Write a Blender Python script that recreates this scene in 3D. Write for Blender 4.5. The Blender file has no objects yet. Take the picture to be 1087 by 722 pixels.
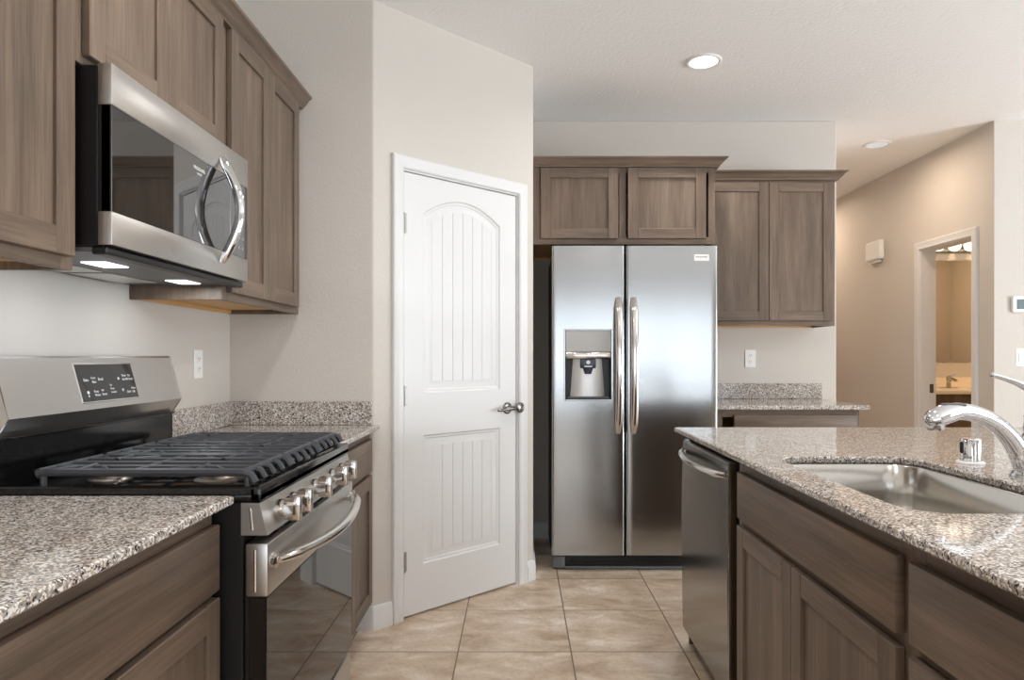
import bpy, bmesh, math
from mathutils import Matrix, Vector
from mathutils.geometry import tessellate_polygon

C = bpy.context.scene.collection
SC = bpy.context.scene
PI = math.pi

# ------------------------------------------------------------------ camera
cam = bpy.data.cameras.new('camera')
camo = bpy.data.objects.new('camera', cam); C.objects.link(camo)
camo.location = (0, 0, 1.215); camo.rotation_euler = (PI / 2, 0, 0)
cam.sensor_width = 36.0; cam.sensor_fit = 'HORIZONTAL'
cam.lens = 720.0 / 1087.0 * 36.0
cam.shift_x = -7.5 / 1087.0; cam.shift_y = 18.0 / 1087.0
cam.clip_start = 0.02; cam.clip_end = 100
SC.camera = camo

# ------------------------------------------------------------------ exposure, world
SC.view_settings.view_transform = 'Standard'
SC.view_settings.look = 'None'
SC.view_settings.gamma = 1.0
SC.view_settings.exposure = -0.08
SC.view_settings.use_curve_mapping = False
SC.cycles.use_denoising = True
SC.cycles.max_bounces = 12
SC.cycles.diffuse_bounces = 6
SC.cycles.glossy_bounces = 6
SC.cycles.sample_clamp_indirect = 6.0
SC.cycles.caustics_reflective = False
SC.cycles.caustics_refractive = False
world = bpy.data.worlds.new('world'); SC.world = world
world.use_nodes = True
world.node_tree.nodes['Background'].inputs[0].default_value = (0.80, 0.88, 1.0, 1)
world.node_tree.nodes['Background'].inputs[1].default_value = 1.2


def area_light(name, loc, rot, sx, sy, power, color=(1, 1, 1), spread=180):
    d = bpy.data.lights.new(name, 'AREA'); d.shape = 'RECTANGLE'
    d.size = sx; d.size_y = sy; d.energy = power; d.color = color
    d.spread = math.radians(spread)
    o = bpy.data.objects.new(name, d); C.objects.link(o)
    o.location = loc; o.rotation_euler = rot
    return o


# area lights added outside the unseen windows, tilted up to brighten the ceiling
area_light('fill_light_rear', (1.75, -5.60, 1.05), (math.radians(125), 0, 0), 6.4, 3.0, 165, (0.86, 0.94, 1.0))
area_light('fill_light_side', (7.60, 0.4, 0.85), (math.radians(145), 0, PI / 2), 4.6, 3.0, 1150, (0.84, 0.93, 1.0))

# ------------------------------------------------------------------ materials
def srgb(r, g, b):
    def f(c):
        c /= 255.0
        return c / 12.92 if c <= 0.04045 else ((c + 0.055) / 1.055) ** 2.4
    return (f(r), f(g), f(b), 1)


def mat(name, color=(0.5, 0.5, 0.5, 1), rough=0.5, metal=0.0, spec=0.5, coat=0.0, aniso=0.0):
    m = bpy.data.materials.new(name); m.use_nodes = True
    b = m.node_tree.nodes['Principled BSDF']
    b.inputs['Base Color'].default_value = color
    b.inputs['Roughness'].default_value = rough
    b.inputs['Metallic'].default_value = metal
    b.inputs['Specular IOR Level'].default_value = spec
    b.inputs['Coat Weight'].default_value = coat
    b.inputs['Coat Roughness'].default_value = 0.05
    b.inputs['Anisotropic'].default_value = aniso
    return m


def nn(m, t, **kw):
    n = m.node_tree.nodes.new(t)
    for k, v in kw.items():
        setattr(n, k, v)
    return n


def lk(m, a, ao, b, bi):
    m.node_tree.links.new(a.outputs[ao], b.inputs[bi])


def pos(m, scale=(1, 1, 1), loc=(0, 0, 0)):
    g = nn(m, 'ShaderNodeNewGeometry')
    mp = nn(m, 'ShaderNodeMapping')
    mp.inputs['Scale'].default_value = scale; mp.inputs['Location'].default_value = loc
    lk(m, g, 'Position', mp, 'Vector')
    return mp


def ramp(m, stops, interp='LINEAR'):
    r = nn(m, 'ShaderNodeValToRGB'); r.color_ramp.interpolation = interp
    el = r.color_ramp.elements
    while len(el) < len(stops):
        el.new(0.5)
    for e, (p, c) in zip(el, stops):
        e.position = p; e.color = c
    return r


def noise(m, vec, scale, detail=3, rough=0.5):
    n = nn(m, 'ShaderNodeTexNoise')
    n.inputs['Scale'].default_value = scale; n.inputs['Detail'].default_value = detail
    n.inputs['Roughness'].default_value = rough
    if vec is not None:
        lk(m, vec, 'Vector', n, 'Vector')
    return n


def bump(m, src, out, strength, dist=0.002):
    b = nn(m, 'ShaderNodeBump'); b.inputs['Strength'].default_value = strength
    b.inputs['Distance'].default_value = dist
    lk(m, src, out, b, 'Height')
    lk(m, b, 'Normal', m.node_tree.nodes['Principled BSDF'], 'Normal')
    return b


def paint(name, color, rough=0.6, peel=0.25, scale=90):
    m = mat(name, color, rough, spec=0.35)
    if peel:
        n = noise(m, pos(m), scale, 2)
        bump(m, n, 'Fac', peel, 0.004)
    return m


def wood(name, horizontal=False):
    m = mat(name, rough=0.42, spec=0.32)
    bs = m.node_tree.nodes['Principled BSDF']
    sc = (1.3, 1.3, 46) if horizontal else (46, 46, 1.3)
    n1 = noise(m, pos(m, sc), 4, 5, 0.6)
    n2 = noise(m, pos(m, (.7, .7, 7) if horizontal else (7, 7, .6)), 2.2, 4, .6)
    n3 = noise(m, pos(m), 1.7, 2)
    a = nn(m, 'ShaderNodeMath', operation='MULTIPLY_ADD'); a.inputs[1].default_value = 0.32
    lk(m, n1, 'Fac', a, 0)
    b = nn(m, 'ShaderNodeMath', operation='MULTIPLY_ADD'); b.inputs[1].default_value = 0.46
    lk(m, n2, 'Fac', b, 0)
    c = nn(m, 'ShaderNodeMath', operation='MULTIPLY'); c.inputs[1].default_value = 0.2
    lk(m, n3, 'Fac', c, 0)
    lk(m, c, 0, b, 2); lk(m, b, 0, a, 2)
    r = ramp(m, [(0.30, srgb(74, 62, 52)), (0.48, srgb(106, 90, 77)), (0.66, srgb(137, 118, 102))])
    lk(m, a, 0, r, 'Fac'); lk(m, r, 'Color', bs, 'Base Color')
    bump(m, n1, 'Fac', 0.03, 0.0006)
    return m


def granite_mat():
    m = mat('granite', rough=0.07, spec=0.5)
    bs = m.node_tree.nodes['Principled BSDF']
    p = pos(m)
    d = noise(m, p, 60, 2)
    mx = nn(m, 'ShaderNodeVectorMath', operation='SCALE'); mx.inputs['Scale'].default_value = 0.012
    lk(m, d, 'Color', mx, 0)
    ad = nn(m, 'ShaderNodeVectorMath', operation='ADD'); lk(m, p, 'Vector', ad, 0); lk(m, mx, 0, ad, 1)
    v = nn(m, 'ShaderNodeTexVoronoi'); v.inputs['Scale'].default_value = 260
    lk(m, ad, 0, v, 'Vector')
    s = nn(m, 'ShaderNodeSeparateColor'); lk(m, v, 'Color', s, 0)
    r = ramp(m, [(0.0, srgb(58, 55, 54)), (0.10, srgb(128, 123, 120)), (0.26, srgb(172, 166, 160)),
                 (0.42, srgb(152, 142, 132)), (0.60, srgb(226, 222, 217)), (0.88, srgb(196, 178, 162))], 'CONSTANT')
    lk(m, s, 'Red', r, 'Fac')
    big = noise(m, p, 14, 3)
    rb = ramp(m, [(0.4, (0.90, 0.87, 0.85, 1)), (0.62, (1.0, 1.0, 1.0, 1))])
    lk(m, big, 'Fac', rb, 'Fac')
    mu = nn(m, 'ShaderNodeMixRGB', blend_type='MULTIPLY'); mu.inputs['Fac'].default_value = 1
    lk(m, r, 'Color', mu, 'Color1'); lk(m, rb, 'Color', mu, 'Color2')
    lk(m, mu, 'Color', bs, 'Base Color')
    return m


def tile_mat():
    m = mat('floor_tile', rough=0.32, spec=0.45)
    bs = m.node_tree.nodes['Principled BSDF']
    W, H = 0.4655, 0.458
    p = pos(m, (1 / W, 1 / H, 1), (0.2514 / W, -2.794 / H + 20, 0))
    br = nn(m, 'ShaderNodeTexBrick'); br.offset = 0.0; br.squash = 1.0
    br.inputs['Scale'].default_value = 1.0
    br.inputs['Brick Width'].default_value = 1.0; br.inputs['Row Height'].default_value = 1.0
    br.inputs['Mortar Size'].default_value = 0.0065; br.inputs['Mortar Smooth'].default_value = 0.15
    br.inputs['Bias'].default_value = 0.0
    br.inputs['Color1'].default_value = (0.25, 0.25, 0.25, 1); br.inputs['Color2'].default_value = (0.75, 0.75, 0.75, 1)
    lk(m, p, 'Vector', br, 'Vector')
    q = pos(m, (1, 1.6, 1))
    # each tile shifts the clouding so neighbours differ
    sh = nn(m, 'ShaderNodeVectorMath', operation='MULTIPLY_ADD')
    sh.inputs[1].default_value = (9, 5, 7)
    lk(m, br, 'Color', sh, 0); lk(m, q, 'Vector', sh, 2)
    n1 = nn(m, 'ShaderNodeTexNoise'); n1.inputs['Scale'].default_value = 4.5; n1.inputs['Detail'].default_value = 7
    n1.inputs['Roughness'].default_value = 0.62; n1.inputs['Distortion'].default_value = 0.5
    lk(m, sh, 0, n1, 'Vector')
    r = ramp(m, [(0.32, srgb(172, 146, 122)), (0.47, srgb(201, 180, 158)), (0.58, srgb(215, 197, 178)), (0.70, srgb(232, 222, 210))])
    lk(m, n1, 'Fac', r, 'Fac')
    n2 = noise(m, pos(m), 55, 4, 0.7)
    r2 = ramp(m, [(0.36, (0.86, 0.82, 0.78, 1)), (0.52, (1, 1, 1, 1))])
    lk(m, n2, 'Fac', r2, 'Fac')
    mu = nn(m, 'ShaderNodeMixRGB', blend_type='MULTIPLY'); mu.inputs['Fac'].default_value = 0.8
    lk(m, r, 'Color', mu, 'Color1'); lk(m, r2, 'Color', mu, 'Color2')
    mo = nn(m, 'ShaderNodeMixRGB'); mo.inputs['Color2'].default_value = srgb(112, 94, 78)
    lk(m, br, 'Fac', mo, 'Fac'); lk(m, mu, 'Color', mo, 'Color1')
    lk(m, mo, 'Color', bs, 'Base Color')
    inv = nn(m, 'ShaderNodeMath', operation='SUBTRACT'); inv.inputs[0].default_value = 1.0
    lk(m, br, 'Fac', inv, 1)
    bump(m, inv, 0, 0.5, 0.002)
    return m


def steel_mat(name, color, rough, axis='h'):
    m = mat(name, color, rough, 1.0)
    bs = m.node_tree.nodes['Principled BSDF']
    sc = {'h': (2, 2, 700), 'v': (500, 500, 2)}[axis]
    n = noise(m, pos(m, sc), 1.0, 2)
    mr = nn(m, 'ShaderNodeMapRange'); mr.inputs['To Min'].default_value = rough - 0.05; mr.inputs['To Max'].default_value = rough + 0.06
    lk(m, n, 'Fac', mr, 'Value'); lk(m, mr, 0, bs, 'Roughness')
    return m


def emit(name, color, strength):
    m = bpy.data.materials.new(name); m.use_nodes = True
    nt = m.node_tree; nt.nodes.remove(nt.nodes['Principled BSDF'])
    e = nt.nodes.new('ShaderNodeEmission'); e.inputs[0].default_value = color; e.inputs[1].default_value = strength
    nt.links.new(e.outputs[0], nt.nodes['Material Output'].inputs[0])
    return m


def pane_mat():
    m = bpy.data.materials.new('window_glass'); m.use_nodes = True
    nt = m.node_tree; nt.nodes.remove(nt.nodes['Principled BSDF'])
    t = nt.nodes.new('ShaderNodeBsdfTransparent'); g = nt.nodes.new('ShaderNodeBsdfGlossy'); g.inputs['Roughness'].default_value = 0.02
    x = nt.nodes.new('ShaderNodeMixShader'); x.inputs[0].default_value = 0.08
    nt.links.new(t.outputs[0], x.inputs[1]); nt.links.new(g.outputs[0], x.inputs[2])
    nt.links.new(x.outputs[0], nt.nodes['Material Output'].inputs[0])
    return m


WALL = paint('wall_paint', srgb(203, 196, 188))
HALLWALL = WALL
CEIL = paint('ceiling_paint', srgb(242, 242, 242), 0.8, 0.5, 60)
TRIM = paint('trim_paint', srgb(219, 218, 217), 0.38, 0)
WV = wood('stained_maple')
WH = wood('stained_maple_rail', True)
MAPLE = mat('raw_maple', srgb(214, 170, 112), 0.5)
DARKGAP = mat('toe_kick_board', srgb(74, 62, 54), 0.6)
GRANITE = granite_mat()
TILE = tile_mat()
STEEL = steel_mat('brushed_steel', srgb(200, 198, 195), 0.33)
STEELV = steel_mat('fridge_steel', srgb(172, 173, 173), 0.17)
DWSTEEL = steel_mat('dark_brushed_steel', srgb(152, 150, 147), 0.16)
SINKSTEEL = mat('sink_steel', srgb(198, 194, 188), 0.19, 1.0)
POLISHED = mat('polished_steel', srgb(205, 200, 195), 0.13, 1.0)
CHROME = mat('chrome', srgb(222, 222, 224), 0.04, 1.0)
NICKEL = mat('dark_nickel', srgb(120, 115, 110), 0.25, 1.0)
HINGE = mat('hinge_steel', srgb(165, 162, 158), 0.4, 0.7)
BLACKGLOSS = mat('black_enamel', srgb(14, 14, 15), 0.12, spec=0.5)
BLACKGLASS = mat('black_glass', srgb(24, 21, 19), 0.02, spec=0.5)
BLACKGLASS.node_tree.nodes['Principled BSDF'].inputs['IOR'].default_value = 1.55
TINTGLASS = mat('tinted_reflective_glass', srgb(26, 23, 21), 0.02, spec=1.0)
TINTGLASS.node_tree.nodes['Principled BSDF'].inputs['IOR'].default_value = 1.8
BLACK = mat('black_plastic', srgb(20, 20, 21), 0.4)
IRON = mat('cast_iron', srgb(52, 54, 59), 0.45, spec=0.5)
GREYPL = mat('grey_plastic', srgb(96, 98, 100), 0.4)
DARKBODY = mat('appliance_side', srgb(30, 31, 32), 0.5)
WHITEPL = mat('white_plastic', srgb(236, 235, 232), 0.35)
SLOT = mat('dark_slot', srgb(70, 68, 66), 0.5)
PRINT = mat('white_print', srgb(225, 225, 225), 0.5)
PRINTDK = mat('dark_print', srgb(70, 72, 76), 0.5)
BURNER = mat('burner_metal', srgb(150, 138, 128), 0.35, 0.9)
LCD = mat('lcd_screen', srgb(96, 112, 112), 0.2)
MIRROR = mat('mirror_glass', srgb(225, 222, 215), 0.01, 1.0)
LIGHTON = emit('lit_lamp', (1, 0.97, 0.92, 1), 6.0)
LIGHTDIM = emit('dim_lamp', (1, 0.95, 0.9, 1), 0.75)
BULB = emit('lit_globe', (1, 0.86, 0.66, 1), 3.0)
GLASSPANE = pane_mat()


# ------------------------------------------------------------------ mesh helpers
class MB:
    def __init__(self, M=None):
        self.v = []; self.f = []; self.mi = []; self.M = M

    def add(self, vs, fs, mi=0):
        o = len(self.v)
        for p in vs:
            p = Vector(p)
            self.v.append(self.M @ p if self.M is not None else p)
        for f in fs:
            self.f.append([i + o for i in f]); self.mi.append(mi)

    def box(self, x0, x1, y0, y1, z0, z1, b=0.0, mi=0, seg=1):
        x0, x1 = min(x0, x1), max(x0, x1); y0, y1 = min(y0, y1), max(y0, y1); z0, z1 = min(z0, z1), max(z0, z1)
        if b <= 0:
            vs = [(x0, y0, z0), (x1, y0, z0), (x1, y1, z0), (x0, y1, z0), (x0, y0, z1), (x1, y0, z1), (x1, y1, z1), (x0, y1, z1)]
            self.add(vs, [(3, 2, 1, 0), (4, 5, 6, 7), (0, 1, 5, 4), (1, 2, 6, 5), (2, 3, 7, 6), (3, 0, 4, 7)], mi)
            return
        bm = bmesh.new()
        bmesh.ops.create_cube(bm, size=1)
        for w in bm.verts:
            w.co = Vector(((x0 + x1) / 2 + w.co.x * (x1 - x0), (y0 + y1) / 2 + w.co.y * (y1 - y0), (z0 + z1) / 2 + w.co.z * (z1 - z0)))
        b = min(b, (x1 - x0) * .49, (y1 - y0) * .49, (z1 - z0) * .49)
        bmesh.ops.bevel(bm, geom=bm.edges[:], offset=b, segments=seg, profile=0.5, affect='EDGES')
        bm.verts.index_update()
        self.add([w.co.copy() for w in bm.verts], [[w.index for w in f.verts] for f in bm.faces], mi)
        bm.free()

    def loft(self, loops, mi=0, caps=True, closed=True):
        n = len(loops[0]); vs = [p for l in loops for p in l]; fs = []
        for k in range(len(loops) - 1):
            for i in range(n if closed else n - 1):
                j = (i + 1) % n
                fs.append((k * n + i, k * n + j, (k + 1) * n + j, (k + 1) * n + i))
        if caps:
            fs.append(list(range(n - 1, -1, -1)))
            fs.append([(len(loops) - 1) * n + i for i in range(n)])
        self.add(vs, fs, mi)

    def prism(self, poly, z0, z1, mi=0):
        self.loft([[(x, y, z0) for x, y in poly], [(x, y, z1) for x, y in poly]], mi)

    def tube(self, pts, r, seg=12, mi=0, smooth=0, flat=1.0, up=None):
        """a round (or flattened) bar along pts; r is one radius or one per point"""
        pts = [Vector(p) for p in pts]
        rs = list(r) if hasattr(r, '__len__') else [r] * len(pts)
        if smooth:
            P, R = [], []
            for i in range(len(pts) - 1):
                p0 = pts[max(i - 1, 0)]; p1 = pts[i]; p2 = pts[i + 1]; p3 = pts[min(i + 2, len(pts) - 1)]
                for k in range(smooth):
                    t = k / smooth
                    P.append(0.5 * ((2 * p1) + (p2 - p0) * t + (2 * p0 - 5 * p1 + 4 * p2 - p3) * t * t + (3 * p1 - p0 - 3 * p2 + p3) * t ** 3))
                    R.append(rs[i] * (1 - t) + rs[i + 1] * t)
            P.append(pts[-1]); R.append(rs[-1]); pts, rs = P, R
        n = len(pts); loops = []
        T = [(pts[min(i + 1, n - 1)] - pts[max(i - 1, 0)]).normalized() for i in range(n)]
        if up is None:
            up = Vector((0, 0, 1)) if abs(T[0].z) < 0.9 else Vector((1, 0, 0))
        u = Vector(up)
        for i in range(n):
            u = (u - T[i] * u.dot(T[i])).normalized(); w = T[i].cross(u)
            loops.append([pts[i] + rs[i] * (math.cos(2 * PI * k / seg) * u + flat * math.sin(2 * PI * k / seg) * w) for k in range(seg)])
        self.loft(loops, mi)

    def lathe(self, prof, center=(0, 0, 0), axis='z', seg=28, mi=0):
        """prof: (radius, height) from bottom to top"""
        cx, cy, cz = center; loops = []
        for r, h in prof:
            l = []
            for k in range(seg):
                a = 2 * PI * k / seg; p, q = max(r, 1e-5) * math.cos(a), max(r, 1e-5) * math.sin(a)
                l.append({'z': (cx + p, cy + q, cz + h), 'x': (cx + h, cy + p, cz + q), 'y': (cx + q, cy + h, cz + p)}[axis])
            loops.append(l)
        self.loft(loops, mi)

    def sweep(self, path, prof, mi=0):
        """profile (outward offset, height) along a 2D path with mitres; outward is to the right of travel"""
        n = len(path); loops = []
        for i in range(n):
            p = Vector(path[i])
            def nrm(a, b):
                d = (Vector(b) - Vector(a)).normalized(); return Vector((d.y, -d.x))
            if i == 0:
                m = nrm(path[0], path[1])
            elif i == n - 1:
                m = nrm(path[-2], path[-1])
            else:
                a = nrm(path[i - 1], path[i]); b = nrm(path[i], path[i + 1])
                m = (a + b) / (1 + a.dot(b))
            loops.append([(p.x + m.x * o, p.y + m.y * o, h) for o, h in prof])
        self.loft(loops, mi)

    def slab(self, outer, z0, z1, holes=(), ease=0.004, mi=0):
        """flat plate with eased edges and openings; loops are counter-clockwise"""
        O = [inset(outer, ease), outer, outer, inset(outer, ease)]
        zs = [z1, z1 - ease, z0 + ease, z0]
        if ease <= 0:
            O = [outer, outer]; zs = [z1, z0]
        self.loft([[(x, y, z) for x, y in l] for l, z in zip(O, zs)], mi, caps=False)
        top = [O[0]]; bot = [O[-1]]
        for h in holes:
            H = [inset(h, -ease), h, h, inset(h, -ease)] if ease > 0 else [h, h]
            self.loft([[(x, y, z) for x, y in l] for l, z in zip(H, zs)], mi, caps=False)
            top.append(H[0]); bot.append(H[-1])
        for ls, z in ((top, z1), (bot, z0)):
            tri = tessellate_polygon([[Vector((x, y, 0)) for x, y in l] for l in ls])
            vs = [(x, y, z) for l in ls for x, y in l]
            self.add(vs, [list(t) for t in tri], mi)


def inset(poly, d):
    """move a counter-clockwise loop inward by d"""
    n = len(poly); out = []
    for i in range(n):
        a, b, c = Vector(poly[i - 1]), Vector(poly[i]), Vector(poly[(i + 1) % n])
        e1 = (b - a).normalized(); e2 = (c - b).normalized()
        n1 = Vector((-e1.y, e1.x)); n2 = Vector((-e2.y, e2.x))
        m = (n1 + n2) / max(0.3, 1 + n1.dot(n2))
        out.append((b.x + m.x * d, b.y + m.y * d))
    return out


def rrect(x0, x1, y0, y1, r, seg=6):
    out = []
    for cx, cy, a in ((x1 - r, y0 + r, -PI / 2), (x1 - r, y1 - r, 0), (x0 + r, y1 - r, PI / 2), (x0 + r, y0 + r, PI)):
        for k in range(seg + 1):
            t = a + PI / 2 * k / seg
            out.append((cx + r * math.cos(t), cy + r * math.sin(t)))
    return out


def obj(name, mb, mats, parent=None, smooth=35, loc=None, mods=None):
    """link the collected shape as ONE mesh object; vertices are given in world space (or in the parent's own space for local builders)"""
    me = bpy.data.meshes.new(name)
    vs = mb.v
    if parent is not None:
        inv = MW[parent.name].inverted(); vs = [inv @ p for p in vs]
        mw = MW[parent.name]
    elif loc is not None:
        vs = [p - Vector(loc) for p in vs]; mw = Matrix.Translation(loc)
    else:
        mw = Matrix.Identity(4)
    me.from_pydata([tuple(p) for p in vs], [], mb.f)
    for m in (mats if isinstance(mats, (list, tuple)) else [mats]):
        me.materials.append(m)
    me.polygons.foreach_set('material_index', mb.mi)
    bm = bmesh.new(); bm.from_mesh(me)
    bmesh.ops.remove_doubles(bm, verts=bm.verts, dist=1e-6)
    bmesh.ops.recalc_face_normals(bm, faces=bm.faces)
    bm.to_mesh(me); bm.free()
    if smooth:
        me.polygons.foreach_set('use_smooth', [True] * len(me.polygons))
        me.set_sharp_from_angle(angle=math.radians(smooth))
    o = bpy.data.objects.new(name, me); C.objects.link(o)
    if parent is not None:
        o.parent = parent
    elif loc is not None:
        o.location = loc
    MW[o.name] = mw
    return o


MW = {}


def thing(name, label, cat, loc=(0, 0, 0), group=None):
    o = bpy.data.objects.new(name, None); C.objects.link(o)
    o.location = loc; o.empty_display_size = 0.1
    o['label'] = label; o['category'] = cat
    if group: o['group'] = group
    MW[o.name] = Matrix.Translation(loc)
    return o


def tag(o, label, cat, group=None):
    o['label'] = label; o['category'] = cat
    if group: o['group'] = group
    return o


def struct(name, mb, m, label, cat, smooth=35):
    o = obj(name, mb, m, None, smooth); o['kind'] = 'structure'
    return tag(o, label, cat)


def frame(kind, x=0.0, y=0.0):
    """local axes: a along the front, b up, c out of the front"""
    ax = {'left': ((0, 1, 0), (1, 0, 0)), 'right': ((0, -1, 0), (-1, 0, 0)), 'back': ((1, 0, 0), (0, -1, 0))}[kind] if isinstance(kind, str) else kind
    u, n = ax
    return Matrix(((u[0], 0, n[0], x), (u[1], 0, n[1], y), (u[2], 1, n[2], 0), (0, 0, 0, 1)))


def text_into(mb, txt, size, M, depth=0.0003, align='LEFT'):
    cu = bpy.data.curves.new('letters', 'FONT'); cu.body = txt; cu.size = size; cu.extrude = depth; cu.align_x = align
    cu.resolution_u = 2
    o = bpy.data.objects.new('letters', cu); C.objects.link(o)
    dg = bpy.context.evaluated_depsgraph_get(); dg.update()
    me = bpy.data.meshes.new_from_object(o.evaluated_get(dg))
    keep = mb.M; mb.M = M if keep is None else keep @ M
    mb.add([v.co.copy() for v in me.vertices], [list(p.vertices) for p in me.polygons])
    mb.M = keep
    bpy.data.objects.remove(o); bpy.data.meshes.remove(me); bpy.data.curves.remove(cu)


# ------------------------------------------------------------------ room dimensions
H = 2.803
XL = -1.288            # left wall
YE = 3.02              # end wall of the range run
AX, AY = -0.650, 3.02  # pantry corner, near
BX, BY = 0.077, 3.707  # pantry corner, far
YB = 4.555             # back wall
XBE = 2.132            # free end of the back wall
XH = 3.188             # hall wall with the bathroom door
YR = -4.60             # rear wall
XR = 6.60              # right wall of the great room
T = 0.12

# ------------------------------------------------------------------ structure
mb = MB(); mb.box(XL - T, XR + T, YR - T, 8.2, -0.05, 0.0)
struct('floor', mb, TILE, 'tan stone-look floor tiles laid in a straight grid', 'floor')
mb = MB(); mb.box(XL - T, XR + T, YR - T, 8.2, H, H + 0.05)
struct('ceiling', mb, CEIL, 'flat white textured ceiling', 'ceiling')
mb = MB(); mb.box(XL - T, XL, YR - T, YE + 0.11, 0, H)
struct('wall_left', mb, WALL, 'beige wall behind the range and microwave', 'wall')

dx, dy = BX - AX, BY - AY
L = math.hypot(dx, dy); d = Vector((dx / L, dy / L)); nrm = Vector((d.y, -d.x))
FD = frame(((d.x, d.y, 0), (nrm.x, nrm.y, 0)), AX, AY)     # diagonal pantry wall
TH = 0.11


def dpt(t, c):
    return (AX + d.x * t + nrm.x * c, AY + d.y * t + nrm.y * c)


OP0, OP1, OPH = 0.146, 0.893, 2.092


def bull(p, n0, n1, r=0.02, k=5):
    """rounded outside corner at p between two outward normals"""
    n0, n1 = Vector(n0), Vector(n1)
    c = Vector(p) - (n0 + n1) / (1 + n0.dot(n1)) * r
    a0 = math.atan2(n0.y, n0.x); a1 = math.atan2(n1.y, n1.x)
    return [(c.x + r * math.cos(a0 + (a1 - a0) * i / k), c.y + r * math.sin(a0 + (a1 - a0) * i / k)) for i in range(k + 1)]


mb = MB()
left_poly = [(XL, YE)] + bull((AX, AY), (0, -1), nrm) + [dpt(OP0, 0), dpt(OP0, -TH), (AX - .05, AY + TH), (XL, YE + TH)]
mb.prism(left_poly, 0, H)
right_poly = [dpt(OP1, 0)] + bull((BX, BY), nrm, (1, 0)) + [(BX, YB), (BX - TH, YB), (BX - TH, BY + 0.045), dpt(OP1, -TH)]
mb.prism(right_poly, 0, H)
mb.prism([dpt(OP0, 0), dpt(OP1, 0), dpt(OP1, -TH), dpt(OP0, -TH)], OPH, H)
struct('wall_pantry', mb, WALL, 'beige wall with the angled corner holding the pantry door', 'wall')

mb = MB()
pb = [(-1.0, YB), (XBE, YB), (XBE, YB + T), (-1.0, YB + T)]
mb.box(-1.0, XBE, YB, YB + T, 0, H, 0.008)
struct('wall_back', mb, WALL, 'pale wall behind the refrigerator and far counter', 'wall')
mb = MB(); mb.box(XBE - T, XBE, YB + T, 8.2, 0, H)
struct('wall_hall_left', mb, WALL, 'beige hall wall behind the kitchen', 'wall')
mb = MB(); mb.box(XBE - T, XH + T, 8.2, 8.2 + T, 0, H)
struct('wall_hall_end', mb, WALL, 'beige wall closing the far end of the hall', 'wall')
D0, D1, DH = 4.752, 5.400, 2.075      # bathroom doorway
mb = MB()
Q = [(YB, 0), (D0, 0), (D0, DH), (D1, DH), (D1, 0), (8.2, 0), (8.2, H), (YB, H)]
mb.loft([[(x, a, b) for a, b in Q] for x in (XH, XH + T)])
struct('wall_hall_right', mb, HALLWALL, 'tan hall wall with the bathroom doorway', 'wall')
mb = MB(); mb.box(XH + .001, XR, YB - .002, YB + T, 0, H, .002)
struct('wall_right', mb, WALL, 'pale grey wall right of the hall holding the thermostat', 'wall')

# great room behind and beside the camera; windows invented for light and reflections
mb = MB()
W0, W1, WZ0, WZ1 = -1.0, 4.4, 0.30, 2.40
mb.box(XL, W0, YR - T, YR, 0, H); mb.box(W1, XR, YR - T, YR, 0, H)
mb.box(W0, W1, YR - T, YR, WZ1, H); mb.box(W0, W1, YR - T, YR, 0, WZ0)
struct('wall_rear', mb, WALL, 'beige wall with the added wide window behind the camera', 'wall')
mb = MB()
S0, S1, SZ0, SZ1 = -1.5, 2.3, 0.5, 2.4
mb.box(XR, XR + T, YR - T, S0, 0, H); mb.box(XR, XR + T, S1, YB + T, 0, H)
mb.box(XR, XR + T, S0, S1, SZ1, H); mb.box(XR, XR + T, S0, S1, 0, SZ0)
struct('wall_side', mb, WALL, 'beige wall with the added window on the far right', 'wall')
mb = MB()
for x in (W0 + .03, (W0 * 2 + W1) / 3, (W0 + 2 * W1) / 3, W1 - .03):
    mb.box(x - .03, x + .03, YR - .09, YR - .03, WZ0, WZ1)
for z in (WZ0 + .03, WZ1 - .03):
    mb.box(W0, W1, YR - .085, YR - .035, z - .03, z + .03)
w = struct('added_window_1', mb, TRIM, 'wide white framed window added behind the camera for light', 'window')
mb = MB(); mb.box(W0, W1, YR - .062, YR - .058, WZ0, WZ1); obj('pane', mb, GLASSPANE, w)
mb = MB()
for y in (S0 + .03, (S0 + S1) / 2, S1 - .03):
    mb.box(XR + .03, XR + .09, y - .03, y + .03, SZ0, SZ1)
for z in (SZ0 + .03, SZ1 - .03):
    mb.box(XR + .035, XR + .085, S0, S1, z - .03, z + .03)
w = struct('added_window_2', mb, TRIM, 'white framed window added in the far right wall for light', 'window')
mb = MB(); mb.box(XR + .058, XR + .062, S0, S1, SZ0, SZ1); obj('pane', mb, GLASSPANE, w)

# bathroom shell
BW = 6.50
mb = MB(); mb.box(XH + T, 5.3, BW, BW + T, 0, H)
struct('wall_bath_far', mb, WALL, 'tan bathroom wall behind the vanity', 'wall')
mb = MB(); mb.box(5.3, 5.3 + T, YB + T, BW + T, 0, H)
struct('wall_bath_side', mb, WALL, 'tan side wall of the bathroom', 'wall')

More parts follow.
